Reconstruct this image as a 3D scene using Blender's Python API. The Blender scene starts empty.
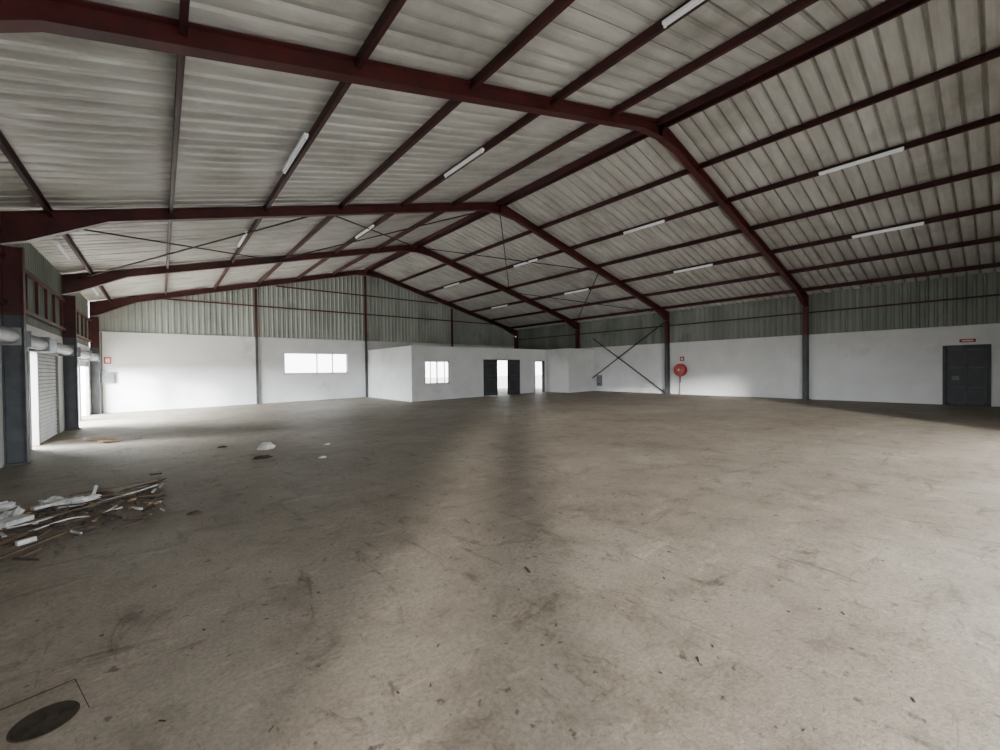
import bpy, math, random
from mathutils import Vector, Matrix
random.seed(7)
# ---------------------------------------------------------------- dimensions (metres)
A,B=-1.81,18.77; MID=(A+B)/2; H,RZ=4.07,6.74; G=(RZ-H)/(MID-A)
XW,XE=-1.98,18.88           # wall inner faces
YS,YN=-0.80,21.36           # south / north gable inner faces
FR=[-0.68,4.82,10.32,15.82,21.20]
def zr(x): return RZ-G*abs(x-MID)
def zf(x): return 0.011*(x+1.8)
WE,WN,WW=2.63,3.03,2.45
col=bpy.context.scene.collection
# ---------------------------------------------------------------- materials
def srgb(r,g,b):
    f=lambda c:(c/255/12.92) if c<=10 else ((c/255+.055)/1.055)**2.4
    return (f(r),f(g),f(b),1)
def mat(name,c1,c2=None,scale=3,rough=.7,metal=0,bump=0,vec=(1,1,1),detail=6,lo=.35,hi=.65,emis=0,bscale=None,c3=None,scale3=1,lo3=.55,hi3=.7,spec=.5):
    m=bpy.data.materials.new(name); m.use_nodes=True; nt=m.node_tree; b=nt.nodes['Principled BSDF']
    b.inputs['Roughness'].default_value=rough; b.inputs['Metallic'].default_value=metal; b.inputs['Specular IOR Level'].default_value=spec
    tc=nt.nodes.new('ShaderNodeTexCoord'); mp=nt.nodes.new('ShaderNodeMapping'); mp.inputs['Scale'].default_value=vec
    nt.links.new(tc.outputs['Object'],mp.inputs[0])
    if c2 is None: c2=tuple(x*.8 for x in c1[:3])+(1,)
    n=nt.nodes.new('ShaderNodeTexNoise'); n.inputs['Scale'].default_value=scale; n.inputs['Detail'].default_value=detail; n.inputs['Roughness'].default_value=.62
    nt.links.new(mp.outputs[0],n.inputs['Vector'])
    r=nt.nodes.new('ShaderNodeValToRGB'); r.color_ramp.elements[0].position=lo; r.color_ramp.elements[1].position=hi
    r.color_ramp.elements[0].color=c2; r.color_ramp.elements[1].color=c1
    nt.links.new(n.outputs['Fac'],r.inputs[0]); out=r.outputs[0]
    if c3:
        n3=nt.nodes.new('ShaderNodeTexNoise'); n3.inputs['Scale'].default_value=scale3; n3.inputs['Detail'].default_value=7; n3.inputs['Roughness'].default_value=.65
        nt.links.new(tc.outputs['Object'],n3.inputs['Vector'])
        mr=nt.nodes.new('ShaderNodeMapRange'); mr.inputs[1].default_value=lo3; mr.inputs[2].default_value=hi3
        nt.links.new(n3.outputs['Fac'],mr.inputs[0])
        mx=nt.nodes.new('ShaderNodeMix'); mx.data_type='RGBA'; nt.links.new(mr.outputs[0],mx.inputs[0]); nt.links.new(out,mx.inputs[6]); mx.inputs[7].default_value=c3
        out=mx.outputs[2]
    nt.links.new(out,b.inputs['Base Color'])
    if emis:
        nt.links.new(out,b.inputs['Emission Color']); b.inputs['Emission Strength'].default_value=emis
    if bump:
        nb=nt.nodes.new('ShaderNodeTexNoise'); nb.inputs['Scale'].default_value=bscale or scale*6; nb.inputs['Detail'].default_value=5
        nt.links.new(mp.outputs[0],nb.inputs['Vector'])
        bp=nt.nodes.new('ShaderNodeBump'); bp.inputs['Strength'].default_value=bump; bp.inputs['Distance'].default_value=.02
        nt.links.new(nb.outputs['Fac'],bp.inputs['Height']); nt.links.new(bp.outputs[0],b.inputs['Normal'])
    return m
M_red=mat('red_oxide_steel',srgb(88,34,34),srgb(62,24,25),2.5,.5)
M_redd=mat('dark_red_purlin',srgb(74,32,33),srgb(52,23,25),2.5,.6)
M_grey=mat('grey_column_paint',srgb(84,88,92),srgb(66,69,73),4,.6)
M_white=mat('white_wall_paint',srgb(230,231,231),srgb(217,218,218),.9,.8,bump=.1,bscale=30,c3=srgb(194,192,186),scale3=.8,lo3=.58,hi3=.8)
M_foil=mat('roof_insulation_foil',srgb(212,211,206),srgb(182,180,174),1.3,.45,vec=(.5,2.4,1),bump=.35,bscale=9,metal=.1,c3=srgb(140,136,128),scale3=.6,lo3=.5,hi3=.82,lo=.3,hi=.66)
M_seam=mat('roof_sheet_rib',srgb(150,148,142),srgb(112,109,103),2,.5)
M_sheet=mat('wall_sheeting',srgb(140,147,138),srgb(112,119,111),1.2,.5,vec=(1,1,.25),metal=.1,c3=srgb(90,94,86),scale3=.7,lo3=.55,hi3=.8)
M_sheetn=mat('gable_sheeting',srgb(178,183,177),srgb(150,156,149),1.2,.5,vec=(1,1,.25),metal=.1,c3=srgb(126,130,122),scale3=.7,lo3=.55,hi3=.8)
M_shut=mat('roller_shutter_steel',srgb(222,226,226),srgb(196,200,202),2,.5)
M_dark=mat('dark_steel_door',srgb(60,61,64),srgb(46,47,50),5,.5)
M_black=mat('black_rod',srgb(50,44,44),None,5,.6)
M_frame=mat('window_frame_white',srgb(225,225,222),None,5,.5)
M_lamp=mat('fluorescent_batten',srgb(240,242,242),srgb(225,228,230),5,.4,emis=.15)
M_rd=mat('fire_red',srgb(180,22,20),srgb(140,16,16),5,.4)
M_tin=mat('electrical_grey',srgb(120,124,126),None,5,.5)
M_drum=mat('galvanised_drum',srgb(150,154,158),srgb(120,124,128),3,.5)
M_plast=mat('white_plastic',srgb(222,222,219),srgb(160,158,152),9,.5)
M_wood=mat('scrap_wood',srgb(108,90,72),srgb(70,58,46),6,.85,vec=(1,1,1))
M_card=mat('cardboard',srgb(160,132,100),srgb(116,94,72),6,.9)
M_brick=mat('broken_brick',srgb(80,62,54),srgb(46,40,38),12,.9)
M_iron=mat('cast_iron_cover',srgb(60,53,46),srgb(38,34,30),14,.95,bump=.2,bscale=40,spec=.1)
M_crack=mat('joint_dark',srgb(62,54,46),None,8,.95,spec=.1)
M_ground=mat('outside_paving',srgb(190,188,182),srgb(165,162,155),.5,.9)
# concrete floor
def floor_mat():
    m=bpy.data.materials.new('dusty_concrete'); m.use_nodes=True; nt=m.node_tree; b=nt.nodes['Principled BSDF']; L=nt.links.new
    tc=nt.nodes.new('ShaderNodeTexCoord')
    def noise(sc,det,ro,vec=None,dist=0):
        n=nt.nodes.new('ShaderNodeTexNoise'); n.inputs['Scale'].default_value=sc; n.inputs['Detail'].default_value=det; n.inputs['Roughness'].default_value=ro; n.inputs['Distortion'].default_value=dist
        if vec:
            mp=nt.nodes.new('ShaderNodeMapping'); mp.inputs['Scale'].default_value=vec[:3]; mp.inputs['Rotation'].default_value=(0,0,vec[3]); L(tc.outputs['Object'],mp.inputs[0]); L(mp.outputs[0],n.inputs['Vector'])
        else: L(tc.outputs['Object'],n.inputs['Vector'])
        return n.outputs['Fac']
    def ramp(f,stops):
        r=nt.nodes.new('ShaderNodeValToRGB'); e=r.color_ramp.elements
        e[0].position,e[0].color=stops[0]; e[1].position,e[1].color=stops[-1]
        for s in stops[1:-1]:
            q=e.new(s[0]); q.color=s[1]
        L(f,r.inputs[0]); return r.outputs[0]
    def mul(a,bb,fac=1):
        x=nt.nodes.new('ShaderNodeMix'); x.data_type='RGBA'; x.blend_type='MULTIPLY'; x.inputs[0].default_value=fac; L(a,x.inputs[6]); L(bb,x.inputs[7]); return x.outputs[2]
    base=ramp(noise(.4,8,.55),[(.3,srgb(120,109,95)),(.5,srgb(130,120,106)),(.7,srgb(143,134,120))])
    mid=ramp(noise(2.6,9,.74,None,.4),[(.32,(.60,.58,.55,1)),(.46,(.92,.92,.91,1)),(.56,(1.0,1.0,1.0,1)),(.72,(1.16,1.16,1.14,1))])
    smudge=ramp(noise(5,7,.74,(1,.3,1,.7),1.4),[(.33,(.52,.50,.47,1)),(.43,(1,1,1,1))])
    smudge2=ramp(noise(3.2,8,.78,(.3,1,1,.3),1.0),[(.34,(.58,.56,.53,1)),(.42,(1,1,1,1))])
    dust=ramp(noise(5,7,.74,(.4,1,1,-.5),.8),[(.56,(1,1,1,1)),(.67,(1.32,1.31,1.27,1))])
    fine=ramp(noise(42,6,.8),[(.3,(.58,.57,.55,1)),(.55,(1,1,1,1)),(.75,(1.14,1.14,1.14,1))])
    spots=ramp(noise(16,4,.55),[(.28,(.38,.36,.34,1)),(.35,(1,1,1,1))])
    c=base
    for q in (mid,smudge,smudge2,dust,fine,spots): c=mul(c,q)
    L(c,b.inputs['Base Color'])
    rr=nt.nodes.new('ShaderNodeMapRange'); rr.inputs[3].default_value=.45; rr.inputs[4].default_value=.8; L(noise(1.2,5,.6),rr.inputs[0]); L(rr.outputs[0],b.inputs['Roughness'])
    bp=nt.nodes.new('ShaderNodeBump'); bp.inputs['Strength'].default_value=.35; bp.inputs['Distance'].default_value=.01; L(noise(50,5,.65),bp.inputs['Height']); L(bp.outputs[0],b.inputs['Normal'])
    return m
M_floor=floor_mat()
# ---------------------------------------------------------------- mesh builder
class MB:
    def __init__(s): s.v=[];s.f=[];s.m=[];s.mats=[]
    def mi(s,m):
        if m not in s.mats: s.mats.append(m)
        return s.mats.index(m)
    def hexa(s,p,m):
        o=len(s.v); s.v+= [tuple(q) for q in p]
        for f in ((0,3,2,1),(4,5,6,7),(0,1,5,4),(1,2,6,5),(2,3,7,6),(3,0,4,7)): s.f.append(tuple(o+i for i in f)); s.m.append(s.mi(m))
    def box(s,x0,x1,y0,y1,z0,z1,m):
        s.hexa([(x0,y0,z0),(x1,y0,z0),(x1,y1,z0),(x0,y1,z0),(x0,y0,z1),(x1,y0,z1),(x1,y1,z1),(x0,y1,z1)],m)
    def bar(s,p,q,w,h,m,up=(0,0,1)):
        p=Vector(p);q=Vector(q);d=(q-p).normalized(); u=Vector(up)
        sd=d.cross(u)
        if sd.length<1e-4: sd=d.cross(Vector((1,0,0)))
        sd.normalize(); u=sd.cross(d); a=sd*w/2; b=u*h/2
        s.hexa([p-a-b,p+a-b,q+a-b,q-a-b,p-a+b,p+a+b,q+a+b,q-a+b],m)
    def xzprism(s,poly,y0,y1,m): # 4 pts (x,z)
        s.hexa([(x,y0,z) for x,z in poly]+[(x,y1,z) for x,z in poly],m)
    def cyl(s,c,r,l,axis,m,n=24,r2=None):
        c=Vector(c); ax=Vector(axis).normalized(); t=ax.orthogonal().normalized(); b=ax.cross(t); o=len(s.v)
        r2=r if r2 is None else r2
        for k,(rad,e) in enumerate(((r,-l/2),(r2,l/2))):
            for i in range(n):
                a=2*math.pi*i/n; s.v.append(tuple(c+ax*e+(t*math.cos(a)+b*math.sin(a))*rad))
        k=s.mi(m)
        for i in range(n):
            j=(i+1)%n; s.f.append((o+i,o+j,o+n+j,o+n+i)); s.m.append(k)
        s.f.append(tuple(o+i for i in range(n))[::-1]); s.m.append(k); s.f.append(tuple(o+n+i for i in range(n))); s.m.append(k)
    def torus(s,c,R,r,axis,m,n=28,k=8):
        c=Vector(c); ax=Vector(axis).normalized(); t=ax.orthogonal().normalized(); b=ax.cross(t); o=len(s.v); q=s.mi(m)
        for i in range(n):
            a=2*math.pi*i/n; d=t*math.cos(a)+b*math.sin(a)
            for j in range(k):
                e=2*math.pi*j/k; s.v.append(tuple(c+d*(R+r*math.cos(e))+ax*r*math.sin(e)))
        for i in range(n):
            for j in range(k):
                s.f.append((o+i*k+j,o+((i+1)%n)*k+j,o+((i+1)%n)*k+(j+1)%k,o+i*k+(j+1)%k)); s.m.append(q)
    def obj(s,name,parent=None,smooth=False):
        me=bpy.data.meshes.new(name); me.from_pydata(s.v,[],s.f)
        for m in s.mats: me.materials.append(m)
        me.polygons.foreach_set('material_index',s.m)
        if smooth: me.polygons.foreach_set('use_smooth',[True]*len(s.f))
        me.update(); o=bpy.data.objects.new(name,me); col.objects.link(o)
        if parent: o.parent=parent
        return o
def empty(name,loc=(0,0,0)):
    e=bpy.data.objects.new(name,None); e.location=loc; e.empty_display_size=.1; col.objects.link(e); return e
def cells(u0,u1,z0,z1,ops):
    us=sorted(set([u0,u1]+[c for o in ops for c in o[:2]])); out=[]
    for a,b in zip(us,us[1:]):
        m=(a+b)/2; zs=[(z0,z1)]
        for o in ops:
            if o[0]<m<o[1]:
                n=[]
                for p,q in zs:
                    if o[2]>p: n.append((p,min(q,o[2])))
                    if o[3]<q: n.append((max(p,o[3]),q))
                zs=[w for w in n if w[1]-w[0]>1e-4]
        out+=[(a,b,p,q) for p,q in zs]
    return out
# ---------------------------------------------------------------- floor / outside ground
fl=MB(); o=0
fl.hexa([(XW-.25,YS-.25,-.3),(XE+.25,YS-.25,-.3),(XE+.25,YN+.25,-.3),(XW-.25,YN+.25,-.3),
 (XW-.25,YS-.25,zf(XW-.25)),(XE+.25,YS-.25,zf(XE+.25)),(XE+.25,YN+.25,zf(XE+.25)),(XW-.25,YN+.25,zf(XW-.25))],M_floor)
fl.obj('floor')
g=MB(); g.box(-60,80,-60,80,-.5,-.12,M_ground); g.obj('ground')
# ---------------------------------------------------------------- masonry walls
op_w=[(.3,3.6,-.3,1.93),(5.2,7.1,-.3,1.93),(7.7,9.9,-.3,1.93),(10.62,12.1,-.3,1.93),(12.2,12.78,-.3,1.93),(12.87,15.1,-.3,1.93),(16.3,18.5,-.3,1.93),(18.8,20.8,-.3,1.93)]
op_s=[(-1.98,-.94,-.3,2.4),(-.20,12.0,-.3,2.4)]
op_n=[(4.47,7.42,1.38,2.38),(11.3,14.2,.6,2.2),(16.4,18.5,-.3,2.15)]  # those behind the office are added to let daylight show through
op_e=[(.36,1.26,-.3,2.02),(17.9,19.8,-.3,2.15)]  # opening inside the office is added to brighten its doorway
w=MB()
for a,b,p,q in cells(YS-.15,YN+.2,-.3,WW,op_w): w.box(XW-.22,XW,a,b,p,q,M_white)
w.obj('wall_west')
w=MB()
for a,b,p,q in cells(YS-.2,YN+.2,-.3,WE,op_e): w.box(XE,XE+.22,a,b,p,q,M_white)
w.obj('wall_east')
w=MB()
for a,b,p,q in cells(XW,XE,-.3,WN,op_n): w.box(a,b,YN,YN+.22,p,q,M_white)
w.obj('wall_north')
w=MB()
for a,b,p,q in cells(XW,XE,-.3,3.2,op_s): w.box(a,b,YS-.15,YS,p,q,M_white)
w.obj('wall_south')
# ---------------------------------------------------------------- ribbed sheeting
def rib(u,p=.20,d=.035):
    t=(u/p)%1.0
    if t<.15: return d*t/.15
    if t<.35: return d
    if t<.5: return d*(1-(t-.35)/.15)
    return 0
def sheet(name,axis,fixed,u0,u1,z0,ztop,sgn,m=M_sheet,skip=()):
    w=MB(); k=w.mi(m); p=.2; us=[]; i=math.floor(u0/p)
    while i*p<u1:
        for t in (0,.15,.35,.5): 
            u=(i+t)*p
            if u0<=u<=u1: us.append(u)
        i+=1
    us=[u0]+us+[u1]
    for u in us:
        o=fixed+sgn*(.05-rib(u+1e-6)); zt=ztop(u)
        for z in (z0,zt): w.v.append((o,u,z) if axis=='x' else (u,o,z))
    for j in range(len(us)-1):
        w.f.append((2*j,2*j+2,2*j+3,2*j+1)); w.m.append(k)
    return w.obj(name)
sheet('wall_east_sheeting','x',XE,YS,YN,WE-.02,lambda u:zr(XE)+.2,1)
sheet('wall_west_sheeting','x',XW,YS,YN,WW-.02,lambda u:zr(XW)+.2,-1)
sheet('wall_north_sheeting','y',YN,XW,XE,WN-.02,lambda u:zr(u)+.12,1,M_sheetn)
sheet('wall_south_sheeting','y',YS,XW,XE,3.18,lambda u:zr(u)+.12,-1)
# sills (flashing on top of masonry)
t=MB(); t.box(XE-.02,XE+.2,YS,YN,WE,WE+.025,M_white); t.obj('trim_1')
t=MB(); t.box(XW,XE,YN-.02,YN+.2,WN,WN+.025,M_white); t.obj('trim_2')
# ---------------------------------------------------------------- roof lining
PUR_L=[MID-.14-1.63*i for i in range(6)]+[-1.42]; PUR_R=[MID+.14+1.6*i for i in range(7)]
def roof():
    w=MB(); k=w.mi(M_foil); ks=w.mi(M_seam); y0,y1=YS-.3,YN+.3
    for side in (0,1):
        P=sorted(PUR_L if side==0 else PUR_R)
        x0,x1=(XW-.2,MID) if side==0 else (MID,XE+.2)
        NX=84; ys=[]; p=.27; i=math.floor(y0/p)
        while i*p<y1:
            for tt in (0,.05,.12,.25,.5,.72,.85,.92):
                u=(i+tt)*p
                if y0<=u<=y1: ys.append(u)
            i+=1
        o=len(w.v)
        for u in ys:
            tt=(u/p+1e-6)%1.0; c=int(math.floor(u/p+1e-6))
            prof=.0 if (.1<tt<.86) else .045
            rn=random.Random(c*13+side); off=rn.uniform(-.010,.010); ph=rn.uniform(0,6)
            for a in range(NX+1):
                x=x0+(x1-x0)*a/NX
                pp=[q for q in P if q<=x]; nn=[q for q in P if q>x]
                f=0
                if pp and nn: f=math.sin(math.pi*(x-pp[-1])/(nn[0]-pp[-1]))
                belly=math.sin(math.pi*min(max((tt-.1)/.75,0),1))
                z=zr(x)+.130+prof-.03*f*belly+off*f+.006*math.sin(x*5+ph)*belly
                w.v.append((x,u,z))
        n=NX+1
        for r in range(len(ys)-1):
            tm=(((ys[r]+ys[r+1])/2)/p)%1.0
            kk=ks if (tm<.055 or tm>.92) else k
            for a in range(NX):
                q=o+r*n+a; w.f.append((q,q+1,q+n+1,q+n)); w.m.append(kk)
    return w.obj('ceiling',smooth=False)
roof()
# outer roof skin, blocks light
w=MB()
for xa,xb in ((XW-.4,MID),(MID,XE+.4)):
    w.hexa([(xa,YS-.4,zr(xa)+.21),(xb,YS-.4,zr(xb)+.21),(xb,YN+.4,zr(xb)+.21),(xa,YN+.4,zr(xa)+.21),
            (xa,YS-.4,zr(xa)+.26),(xb,YS-.4,zr(xb)+.26),(xb,YN+.4,zr(xb)+.26),(xa,YN+.4,zr(xa)+.26)],M_sheet)
w.obj('roof_sheeting')
# purlins (lipped C sections)
w=MB()
for i,x in enumerate(PUR_L+PUR_R):
    s=1 if i<7 else -1; z=zr(x); y0,y1=YS,YN
    w.box(x-.006,x+.006,y0,y1,z-.02,z+.11,M_redd)
    w.box(min(x,x+.05*s),max(x,x+.05*s),y0,y1,z-.025,z-.018,M_redd)
    w.box(min(x,x+.05*s),max(x,x+.05*s),y0,y1,z+.095,z+.103,M_redd)
    w.box(min(x+.045*s,x+.052*s),max(x+.045*s,x+.052*s),y0,y1,z-.025,z-.005,M_redd)
w.obj('roof_purlins')
# ---------------------------------------------------------------- portal frames
def portal(Y,wl,wr):
    e=empty('portal_frame'); FW=.075; T=.014
    zt=lambda x:zr(x)+.07
    def member(pts,name):
        w=MB()
        for (xa,za,da),(xb,zb,db) in zip(pts,pts[1:]):
            w.xzprism([(xa,za-da),(xb,zb-db),(xb,zb-T),(xa,za-T)],Y-.006,Y+.006,M_red)
            w.xzprism([(xa,za-T),(xb,zb-T),(xb,zb),(xa,za)],Y-FW,Y+FW,M_red)
            w.xzprism([(xa,za-da-T),(xb,zb-db-T),(xb,zb-db),(xa,za-da)],Y-FW,Y+FW,M_red)
        for x,z,d in (pts[0],pts[-1]):
            w.box(x-.008,x+.008,Y-FW,Y+FW,z-d,z-T,M_red)
        w.obj(name,e)
    D=.21
    member([(XW+.02,zt(XW+.02),.50),(XW+.3,zt(XW+.3),.48),(XW+1.3,zt(XW+1.3),D),(MID-.7,zt(MID-.7),D),(MID,zt(MID),.34)],'rafter_west')
    member([(MID,zt(MID),.34),(MID+.7,zt(MID+.7),D),(XE-1.3,zt(XE-1.3),D),(XE-.25,zt(XE-.25),.40),(XE-.02,zt(XE-.02),.40)],'rafter_east')
    for nm,xa,xb,wz,dd in (('column_west',XW+.01,XW+.26,wl,.53),('column_east',XE-.23,XE-.01,wr,.43)):
        w=MB(); zt2=zt(xa if xa<0 else xb)-dd
        for z0,z1,m in ((zf(xa)-.02,wz,M_grey),(wz,zt2,M_red)):
            w.box(xa+T,xb-T,Y-.006,Y+.006,z0,z1,m); w.box(xa,xa+T,Y-FW,Y+FW,z0,z1,m); w.box(xb-T,xb,Y-FW,Y+FW,z0,z1,m)
        w.box(xa-.005,xb+.03,Y-FW-.03,Y+FW+.03,zf(xa)-.03,zf(xa)+.03,M_grey)
        w.obj(nm,e)
for Y in FR: portal(Y,WW,WE)
# gable posts and girts
for i,x in enumerate((3.36,8.37,13.7)):
    w=MB(); zb=zf(x)-.02 if x<13 else 2.6
    for z0,z1,m in ((zb,WN,M_grey),(WN,zr(x)-.2,M_red)):
        w.box(x-.045,x+.045,YN-.10,YN-.09,z0,z1,m); w.box(x-.045,x+.045,YN-.022,YN-.012,z0,z1,m); w.box(x-.005,x+.005,YN-.09,YN-.022,z0,z1,m)
    w.obj('gable_post')
w=MB(); w.box(XW+.3,XE-.3,YN-.01,YN+.01,4.42,4.48,M_red)
w.box(MID-4.3,MID+4.3,YN-.01,YN+.01,5.4,5.46,M_red); w.obj('gable_girts')
w=MB()
for z in (3.45,4.28): w.box(XE-.06,XE-.005,YS,YN,z,z+.05,M_redd if z<4 else M_dark)
w.obj('east_wall_girts')
w=MB()
for z in (2.62,3.38): w.box(XW+.005,XW+.07,YS,YN,z,z+.07,M_red)
for y in [10.9+.9*i for i in range(6)]+[16.4+.9*i for i in range(6)]: w.box(XW+.005,XW+.05,y,y+.05,2.69,3.38,M_red)
w.obj('west_wall_girts')
# bracing
w=MB()
def X4(p,q,r,s): w.bar(p,q,.045,.045,M_black); w.bar(r,s,.045,.045,M_black)
X4((XE-.12,FR[2]+.1,.25),(XE-.12,14.72,3.15),(XE-.17,FR[2]+.1,3.65),(XE-.17,14.72,.95))
w.obj('wall_cross_bracing')
w=MB()
def rp(x,y): return (x,y,zr(x)-.07)
for ya,yb in ((FR[2],FR[3]),):
    for xa,xb in ((XW+.3,3.1),(3.1,MID),(MID,13.6),(13.6,XE-.3)):
        w.bar(rp(xa,ya),rp(xb,yb),.03,.03,M_black); w.bar(rp(xa,yb),rp(xb,ya),.03,.03,M_black)
w.obj('roof_cross_bracing')
# ---------------------------------------------------------------- fluorescent battens
def lamp(x,y):
    e=empty('fluorescent_light',(x,y,zr(x)-.028)); w=MB()
    w.box(-.03,.03,-.70,.70,-.04,.0,M_lamp); w.cyl((0,0,-.06),.014,1.34,(0,1,0),M_lamp,12)
    w.box(-.015,.015,-.69,-.66,-.075,-.04,M_lamp); w.box(-.015,.015,.66,.69,-.075,-.04,M_lamp)
    w.obj('batten',e)
for x in (-1.55,1.71,4.95,11.7,14.87):
    for y in (2.05,7.2,12.6,18.2):
        if x in(1.71,4.95) and y>18: continue
        lamp(x,y)
# ---------------------------------------------------------------- roller shutters (west)
def shutter(y0,y1,ztop=1.93,closed=True):
    e=empty('roller_shutter_door'); w=MB()
    x=XW-.05
    z=zf(XW) if closed else ztop-.2
    while z<ztop:
        z1=min(z+.085,ztop)
        w.hexa([(x-.02,y0+.04,z),(x+.015,y0+.04,z),(x+.015,y1-.04,z),(x-.02,y1-.04,z),(x-.02,y0+.04,z1-.016),(x,y0+.04,z1-.016),(x,y1-.04,z1-.016),(x-.02,y1-.04,z1-.016)],M_shut)
        w.box(x-.02,x-.008,y0+.04,y1-.04,z1-.016,z1,M_grey); z+=.085
    w.obj('slats',e)
    w=MB()
    for y in (y0,y1-.05): w.box(XW-.09,XW-.002,y,y+.05,zf(XW)-.02,ztop,M_drum)
    w.obj('guide_rails',e)
    w=MB(); w.cyl((XW+.15,(y0+y1)/2,ztop+.15),.12,y1-y0,(0,1,0),M_drum,20)
    for y in (y0-.03,y1+.01): w.box(XW,XW+.28,y,y+.02,ztop+.01,ztop+.29,M_drum)
    w.obj('roll_drum',e)
for a,b,p,q in op_w:
    if b-a>1: shutter(a,b,q,closed=a<16)
# ---------------------------------------------------------------- windows / doors
def window(name,x0,x1,y,z0,z1,div):
    e=empty(name); w=MB(); t=.05; ya,yb=y+.06,y+.11
    w.box(x0,x1,ya,yb,z0,z0+t,M_frame); w.box(x0,x1,ya,yb,z1-t,z1,M_frame)
    w.box(x0,x0+t,ya,yb,z0,z1,M_frame); w.box(x1-t,x1,ya,yb,z0,z1,M_frame)
    for d in div:
        xm=x0+(x1-x0)*d; w.box(xm-t/2,xm+t/2,ya,yb,z0,z1,M_frame)
    w.obj('frame',e); w=MB(); w.box(x0-.04,x1+.04,y-.04,y+.1,z0-.04,z0,M_frame); w.obj('sill',e)
window('window_1',4.47,7.42,YN,1.38,2.38,(.5,.75))
window('backlight_window',11.3,14.2,YN,.6,2.2,(.33,.66))  # window added behind the office so daylight shows through its front
# office block
OY=16.4; OX=8.45; SX=16.75; SY=14.75; OT=2.56
w=MB()
for a,b,p,q in cells(OX,SX,-.1,OT,[(9.11,10.41,.85,1.9),(12.35,14.75,-.2,1.97),(15.85,16.6,-.2,1.92)]): w.box(a,b,OY,OY+.15,p,q,M_white)
w.box(OX,OX+.15,OY+.15,YN-.01,-.1,OT,M_white)
w.box(SX,SX+.15,SY,OY+.15,-.1,OT,M_white); w.box(SX+.15,XE-.01,SY,SY+.15,-.1,OT,M_white)
w.box(OX+.15,XE-.01,OY+.15,YN-.01,OT-.12,OT-.01,M_white); w.box(SX+.15,XE-.01,SY+.15,OY+.15,OT-.12,OT-.01,M_white)
w.obj('office_block')
window('window_3',9.11,10.41,OY,.85,1.9,(.5,))
def ddoor(name,hx,y,z0,z1,width,ang,sgn):
    e=empty(name,(hx,y,z0)); e.rotation_euler=(0,0,ang); w=MB()
    x0,x1=(0,width) if sgn>0 else (-width,0)
    w.box(x0,x1,-.02,.02,.02,z1-z0,M_dark)
    for za,zb in ((.12,.85),(.98,z1-z0-.12)):
        w.box(x0+.1,x1-.1,-.03,.03,za,za+.03,M_grey); w.box(x0+.1,x1-.1,-.03,.03,zb-.03,zb,M_grey)
        w.box(x0+.1,x0+.13,-.03,.03,za,zb,M_grey); w.box(x1-.13,x1-.1,-.03,.03,za,zb,M_grey)
    w.obj('leaf',e)
zo=zf(13)
ddoor('door_1',12.4,OY+.02,zo,1.93,.8,math.radians(-4),1)
ddoor('door_2',14.7,OY+.02,zo,1.93,.85,math.radians(5),-1)
w=MB()
for x in (12.35,14.70): w.box(x,x+.05,OY-.02,OY+.17,zo,1.97,M_dark)
w.box(12.35,14.75,OY-.02,OY+.17,1.93,1.98,M_dark); w.obj('door_frame')
w=MB()
for x in (15.85,16.56): w.box(x,x+.04,OY-.02,OY+.17,zo,1.92,M_grey)
w.box(15.85,16.6,OY-.02,OY+.17,1.88,1.93,M_grey); w.obj('door_frame')
# east wall steel door
e=empty('door_3'); w=MB(); x=XE; z0=zf(XE)
w.box(x-.03,x+.2,.32,.38,z0,2.06,M_dark); w.box(x-.03,x+.2,1.24,1.30,z0,2.06,M_dark); w.box(x-.03,x+.2,.38,1.24,2.0,2.06,M_dark)
w.obj('frame',e); w=MB()
w.box(x+.03,x+.06,.38,1.24,z0-.05,2.0,M_dark)
for z in (z0+.05,.75,1.35,1.9): w.box(x+.01,x+.03,.40,1.22,z,z+.05,M_grey)
for y in (.40,.79,1.17): w.box(x+.01,x+.03,y,y+.05,z0+.05,1.95,M_grey)
w.box(x-.02,x+.02,.95,1.1,1.0,1.12,M_tin); w.obj('leaf',e)
w=MB(); w.box(XE-.02,XE,.62,.95,2.14,2.24,M_rd); w.box(XE-.024,XE-.02,.67,.9,2.17,2.21,M_frame); w.obj('exit_sign')
# hose reel
e=empty('fire_hose_reel'); w=MB(); c=(XE-.18,9.65,1.36)
for dx in (-.07,.07):
    w.torus((c[0]+dx,c[1],c[2]),.27,.018,(1,0,0),M_rd); w.cyl((c[0]+dx,c[1],c[2]),.26,.008,(1,0,0),M_rd,28)
w.cyl((c[0]-.05,c[1],c[2]),.05,.2,(1,0,0),M_frame,16); w.obj('reel',e)
w=MB()
for r in (.13,.17,.21):
    for dx in (-.04,0,.04): w.torus((c[0]+dx,c[1],c[2]),r,.02,(1,0,0),M_black,24,6)
w.cyl((XE-.05,9.75,.75),.02,1.1,(0,0,1),M_tin,10); w.cyl((XE-.22,9.62,.95),.014,.35,(0,0,1),M_black,8); w.obj('hose',e)
w=MB(); w.box(XE-.10,XE-.005,9.6,9.7,1.2,1.5,M_rd); w.obj('bracket',e)
w=MB(); w.box(XE-.015,XE,9.55,9.75,1.78,1.98,M_rd); w.box(XE-.018,XE-.015,9.6,9.7,1.83,1.93,M_frame); w.obj('fire_sign')
w=MB(); w.box(XE-.03,XE,14.2,14.55,.5,1.1,M_tin); w.box(XE-.06,XE-.03,14.3,14.45,.6,.66,M_dark); w.obj('distribution_board')
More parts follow.
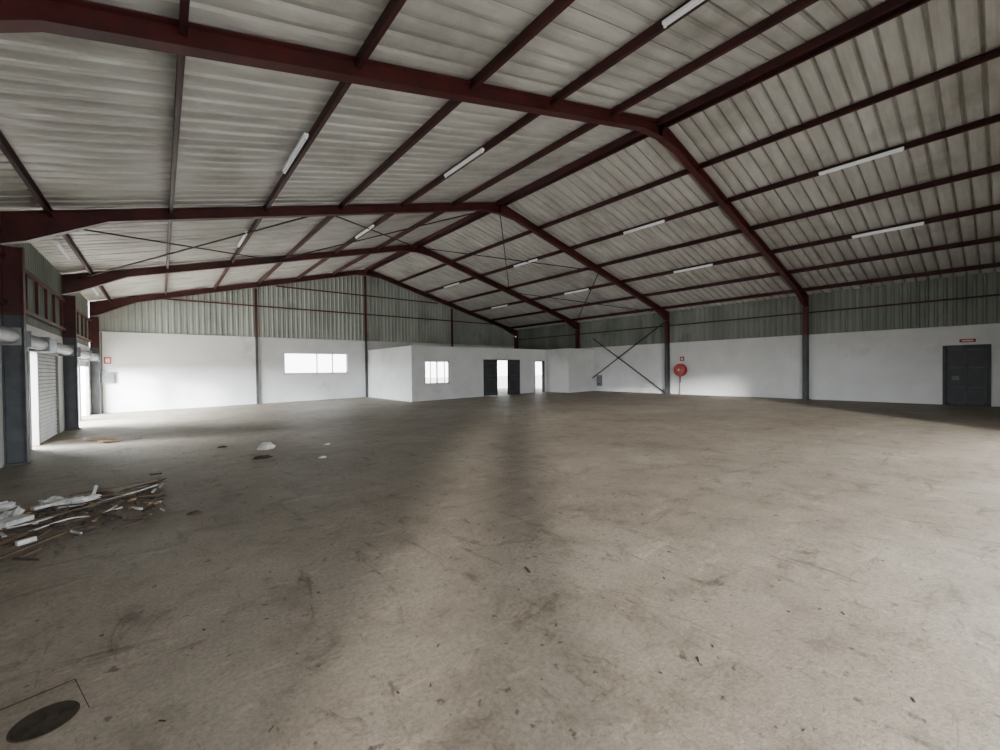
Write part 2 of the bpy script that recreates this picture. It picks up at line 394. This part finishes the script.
# electrical box in NW corner
w=MB(); w.box(-1.73,-1.36,YN-.14,YN-.005,1.13,1.56,M_tin); w.box(-1.70,-1.39,YN-.155,YN-.14,1.16,1.53,M_grey)
w.cyl((-1.68,YN-.03,.57),.02,1.12,(0,0,1),M_tin,8); w.cyl((-1.68,YN-.03,2.3),.02,1.45,(0,0,1),M_tin,8); w.obj('electrical_box')
w=MB(); w.box(-1.62,-1.42,YN-.02,YN-.002,1.85,2.1,M_rd); w.box(-1.58,-1.46,YN-.024,YN-.02,1.9,2.05,M_frame); w.obj('fire_sign')
# ---------------------------------------------------------------- floor litter
def crumple(name,x,y,sx,sy,sz,m,seed=0,rot=0,parent=None):
    import bmesh
    bm=bmesh.new(); bmesh.ops.create_icosphere(bm,subdivisions=4,radius=1)
    from mathutils import noise
    for v in bm.verts:
        d=v.co.copy(); k=1+.45*noise.noise(d*2.2+Vector((seed,0,0)))+.25*noise.noise(d*6+Vector((0,seed,0)))
        v.co=Vector((d.x*k*sx,d.y*k*sy,max(d.z*k,-.35)*sz))
    me=bpy.data.meshes.new(name); bm.to_mesh(me); bm.free(); me.materials.append(m)
    mz=min(v.co.z for v in me.vertices)
    o=bpy.data.objects.new(name,me); o.location=(x,y,zf(x)-mz-.002); o.rotation_euler=(0,0,rot); col.objects.link(o)
    if parent: o.parent=parent
    return o
crumple('plastic_bag',1.5,8.75,.13,.09,.09,M_plast,3)
crumple('brick_rubble',1.30,7.9,.13,.08,.03,M_brick,5)
crumple('crumpled_paper',2.06,7.2,.05,.04,.02,M_plast,8); crumple('crumpled_paper',2.5,8.4,.05,.03,.02,M_plast,11)
crumple('brick_rubble',.25,5.3,.06,.045,.02,M_brick,15); crumple('brick_rubble',.9,9.6,.07,.05,.02,M_brick,16)
def sheetlet(name,x,y,l,wd,rot,m,seed):
    rn=random.Random(seed); w=MB(); k=w.mi(m); n=6
    for i in range(n+1):
        for j in range(n+1):
            a=(i/n-.5)*l; b=(j/n-.5)*wd; w.v.append((a,b,.012+.03*abs(math.sin(a*7+seed))*(1 if j>2 else .4)+rn.uniform(0,.006)))
    for i in range(n):
        for j in range(n): q=i*(n+1)+j; w.f.append((q,q+n+1,q+n+2,q+1)); w.m.append(k)
    o=w.obj(name); o.location=(x,y,zf(x)-.005); o.rotation_euler=(0,0,rot); s=o.modifiers.new('s','SOLIDIFY'); s.thickness=.006
    return o
sheetlet('cardboard_scrap',-.98,12.6,1.1,.3,1.9,M_card,2)
# debris heap near the west wall
dp=empty('debris_pile'); w=MB(); rn=random.Random(4)
def stick(x,y,ang,l,wd,h,m,z=.02,tilt=0):
    d=Vector((math.cos(ang),math.sin(ang),tilt))*l/2; p=Vector((x,y,zf(x)+z)); w.bar(p-d,p+d,wd,h,m)
stick(-.95,5.7,.95,1.2,.04,.02,M_wood); stick(-.75,6.2,.6,1.0,.03,.02,M_wood,.03,.01); stick(-1.25,6.4,1.15,.9,.07,.015,M_card)
stick(-1.2,5.3,1.0,1.0,.035,.02,M_wood); stick(-1.45,5.9,.9,1.2,.05,.02,M_black); stick(-1.1,4.9,.95,1.5,.03,.015,M_wood)
stick(-.35,6.75,.35,.7,.025,.02,M_wood,.03); stick(-.45,7.0,.15,.8,.025,.02,M_wood,.05,.03); stick(-.25,6.5,1.3,.6,.025,.02,M_black)
stick(-1.12,6.05,.8,.22,.16,.07,M_plast,.05); stick(-.95,6.6,.5,.28,.08,.03,M_plast,.05,.05); stick(-1.45,6.5,.7,.30,.08,.02,M_plast,.05)
stick(-.62,6.75,1.4,.14,.025,.025,M_plast,.08,.8)
stick(-.92,5.35,.6,.12,.04,.04,M_plast,.03); stick(-1.4,5.5,.9,.5,.12,.02,M_card,.02)
for i in range(190):
    x=rn.uniform(-1.65,.0); y=5.9+rn.gauss(0,.5)+ (x+.8)*.6
    stick(x,y,rn.uniform(0,3.1),rn.uniform(.03,.24),rn.uniform(.008,.03),rn.uniform(.005,.02),rn.choice([M_wood,M_wood,M_card,M_plast,M_brick,M_brick,M_black]),rn.uniform(.01,.03),rn.uniform(-.03,.05))
w.obj('scraps',dp)
# tangled cables in the heap
for s in range(4):
    cu=bpy.data.curves.new('cable','CURVE'); cu.dimensions='3D'; cu.bevel_depth=.007; sp=cu.splines.new('BEZIER'); n=7; sp.bezier_points.add(n-1)
    x0=-1.5+s*.15; y0=5.2+s*.35
    for i,p in enumerate(sp.bezier_points):
        px=x0+i*.19+rn.uniform(-.06,.06); p.co=(px,y0+i*.16+rn.uniform(-.14,.14),zf(px)+.012+rn.uniform(0,.03)); p.handle_left_type=p.handle_right_type='AUTO'
    cu.materials.append(M_black if s%2 else M_plast); o=bpy.data.objects.new('cable',cu); col.objects.link(o); o.parent=dp
for i,(x,y,sx,s) in enumerate([(-.72,6.6,.17,21),(-1.2,6.45,.12,22),(-.95,6.8,.14,23),(-1.4,6.9,.14,24)]): crumple('plastic_sheet',x,y,sx,.08,.06,M_plast,s,.4+i,dp)
w=MB()
for i in range(190):
    d=rn.uniform(1.6,13); a=math.radians(rn.uniform(-5,85)); x=d*math.sin(a); y=d*math.cos(a)
    if x<-1.5 or y<-.4: continue
    stick(x,y,rn.uniform(0,3.1),rn.uniform(.01,.035),.005,.004,rn.choice([M_wood,M_crack,M_crack,M_brick]),.003)
stick(.75,3.05,2.0,.13,.008,.008,M_wood,.005); stick(2.0,2.16,1.2,.08,.01,.008,M_wood,.005); stick(.95,3.3,.9,.05,.008,.008,M_wood,.005)
w.obj('floor_litter')
# drain cover with chased square joint
e=empty('drain_cover',(-.40,2.56,zf(-.4))); w=MB()
w.cyl((0,0,-.001),.098,.006,(0,0,1),M_iron,40); w.torus((0,0,-.001),.101,.005,(0,0,1),M_crack,40,6); w.cyl((.02,.01,.002),.018,.004,(0,0,1),M_crack,16)
w.obj('lid',e); w=MB()
w.bar((-.35,.17,0),(.06,.255,0),.005,.003,M_crack); w.bar((.06,.255,0),(.155,-.1,0),.003,.003,M_crack)
w.obj('joint',e)
# ---------------------------------------------------------------- light
wd=bpy.data.worlds.new('World'); bpy.context.scene.world=wd; wd.use_nodes=True
nt=wd.node_tree; bg=nt.nodes['Background']; bg.inputs[0].default_value=(.94,.97,1,1); bg.inputs[1].default_value=10
def portal_l(name,loc,rot,sx,sy):
    l=bpy.data.lights.new(name,'AREA'); l.shape='RECTANGLE'; l.size=sx; l.size_y=sy; l.cycles.is_portal=True
    o=bpy.data.objects.new(name,l); o.location=loc; o.rotation_euler=rot; col.objects.link(o)
portal_l('south_daylight',(5.0,YS-.16,1.2),(math.radians(90),0,0),14.2,2.5)
portal_l('north_window_daylight',(5.95,YN+.24,1.9),(math.radians(-90),0,0),3,1.1)
# added area lamp standing in for daylight outside the far west doors
l=bpy.data.lights.new('west_door_fill','AREA'); l.shape='RECTANGLE'; l.size=3.0; l.size_y=7; l.energy=17000; l.color=(.92,.97,1)
o=bpy.data.objects.new('west_door_fill',l); o.location=(XW-3.6,17.2,3.0); o.rotation_euler=(0,math.radians(-68),0); col.objects.link(o)
sl=bpy.data.lights.new('sun','SUN'); sl.energy=11; sl.angle=math.radians(6); sl.color=(1,.97,.93)
so=bpy.data.objects.new('sun',sl); az=math.radians(40); el=math.radians(8.5)
d=Vector((math.sin(az)*math.cos(el),math.cos(az)*math.cos(el),-math.sin(el))); so.rotation_euler=d.to_track_quat('-Z','Y').to_euler(); so.location=(-5,-6,4); col.objects.link(so)
# ---------------------------------------------------------------- camera
th,pi_,ro=map(math.radians,(39.25,-.74,-.64))
F=Vector((math.sin(th)*math.cos(pi_),math.cos(th)*math.cos(pi_),math.sin(pi_))); R=Vector((math.cos(th),-math.sin(th),0)); U=R.cross(F)
R2=R*math.cos(ro)+U*math.sin(ro); U2=-R*math.sin(ro)+U*math.cos(ro)
cd=bpy.data.cameras.new('camera'); cd.sensor_width=36; cd.lens=415.6*36/1000; cd.clip_start=.05
co=bpy.data.objects.new('camera',cd); mw=Matrix((R2,U2,-F)).transposed().to_4x4(); mw.translation=(0,0,1.47); co.matrix_world=mw; col.objects.link(co)
bpy.context.scene.camera=co
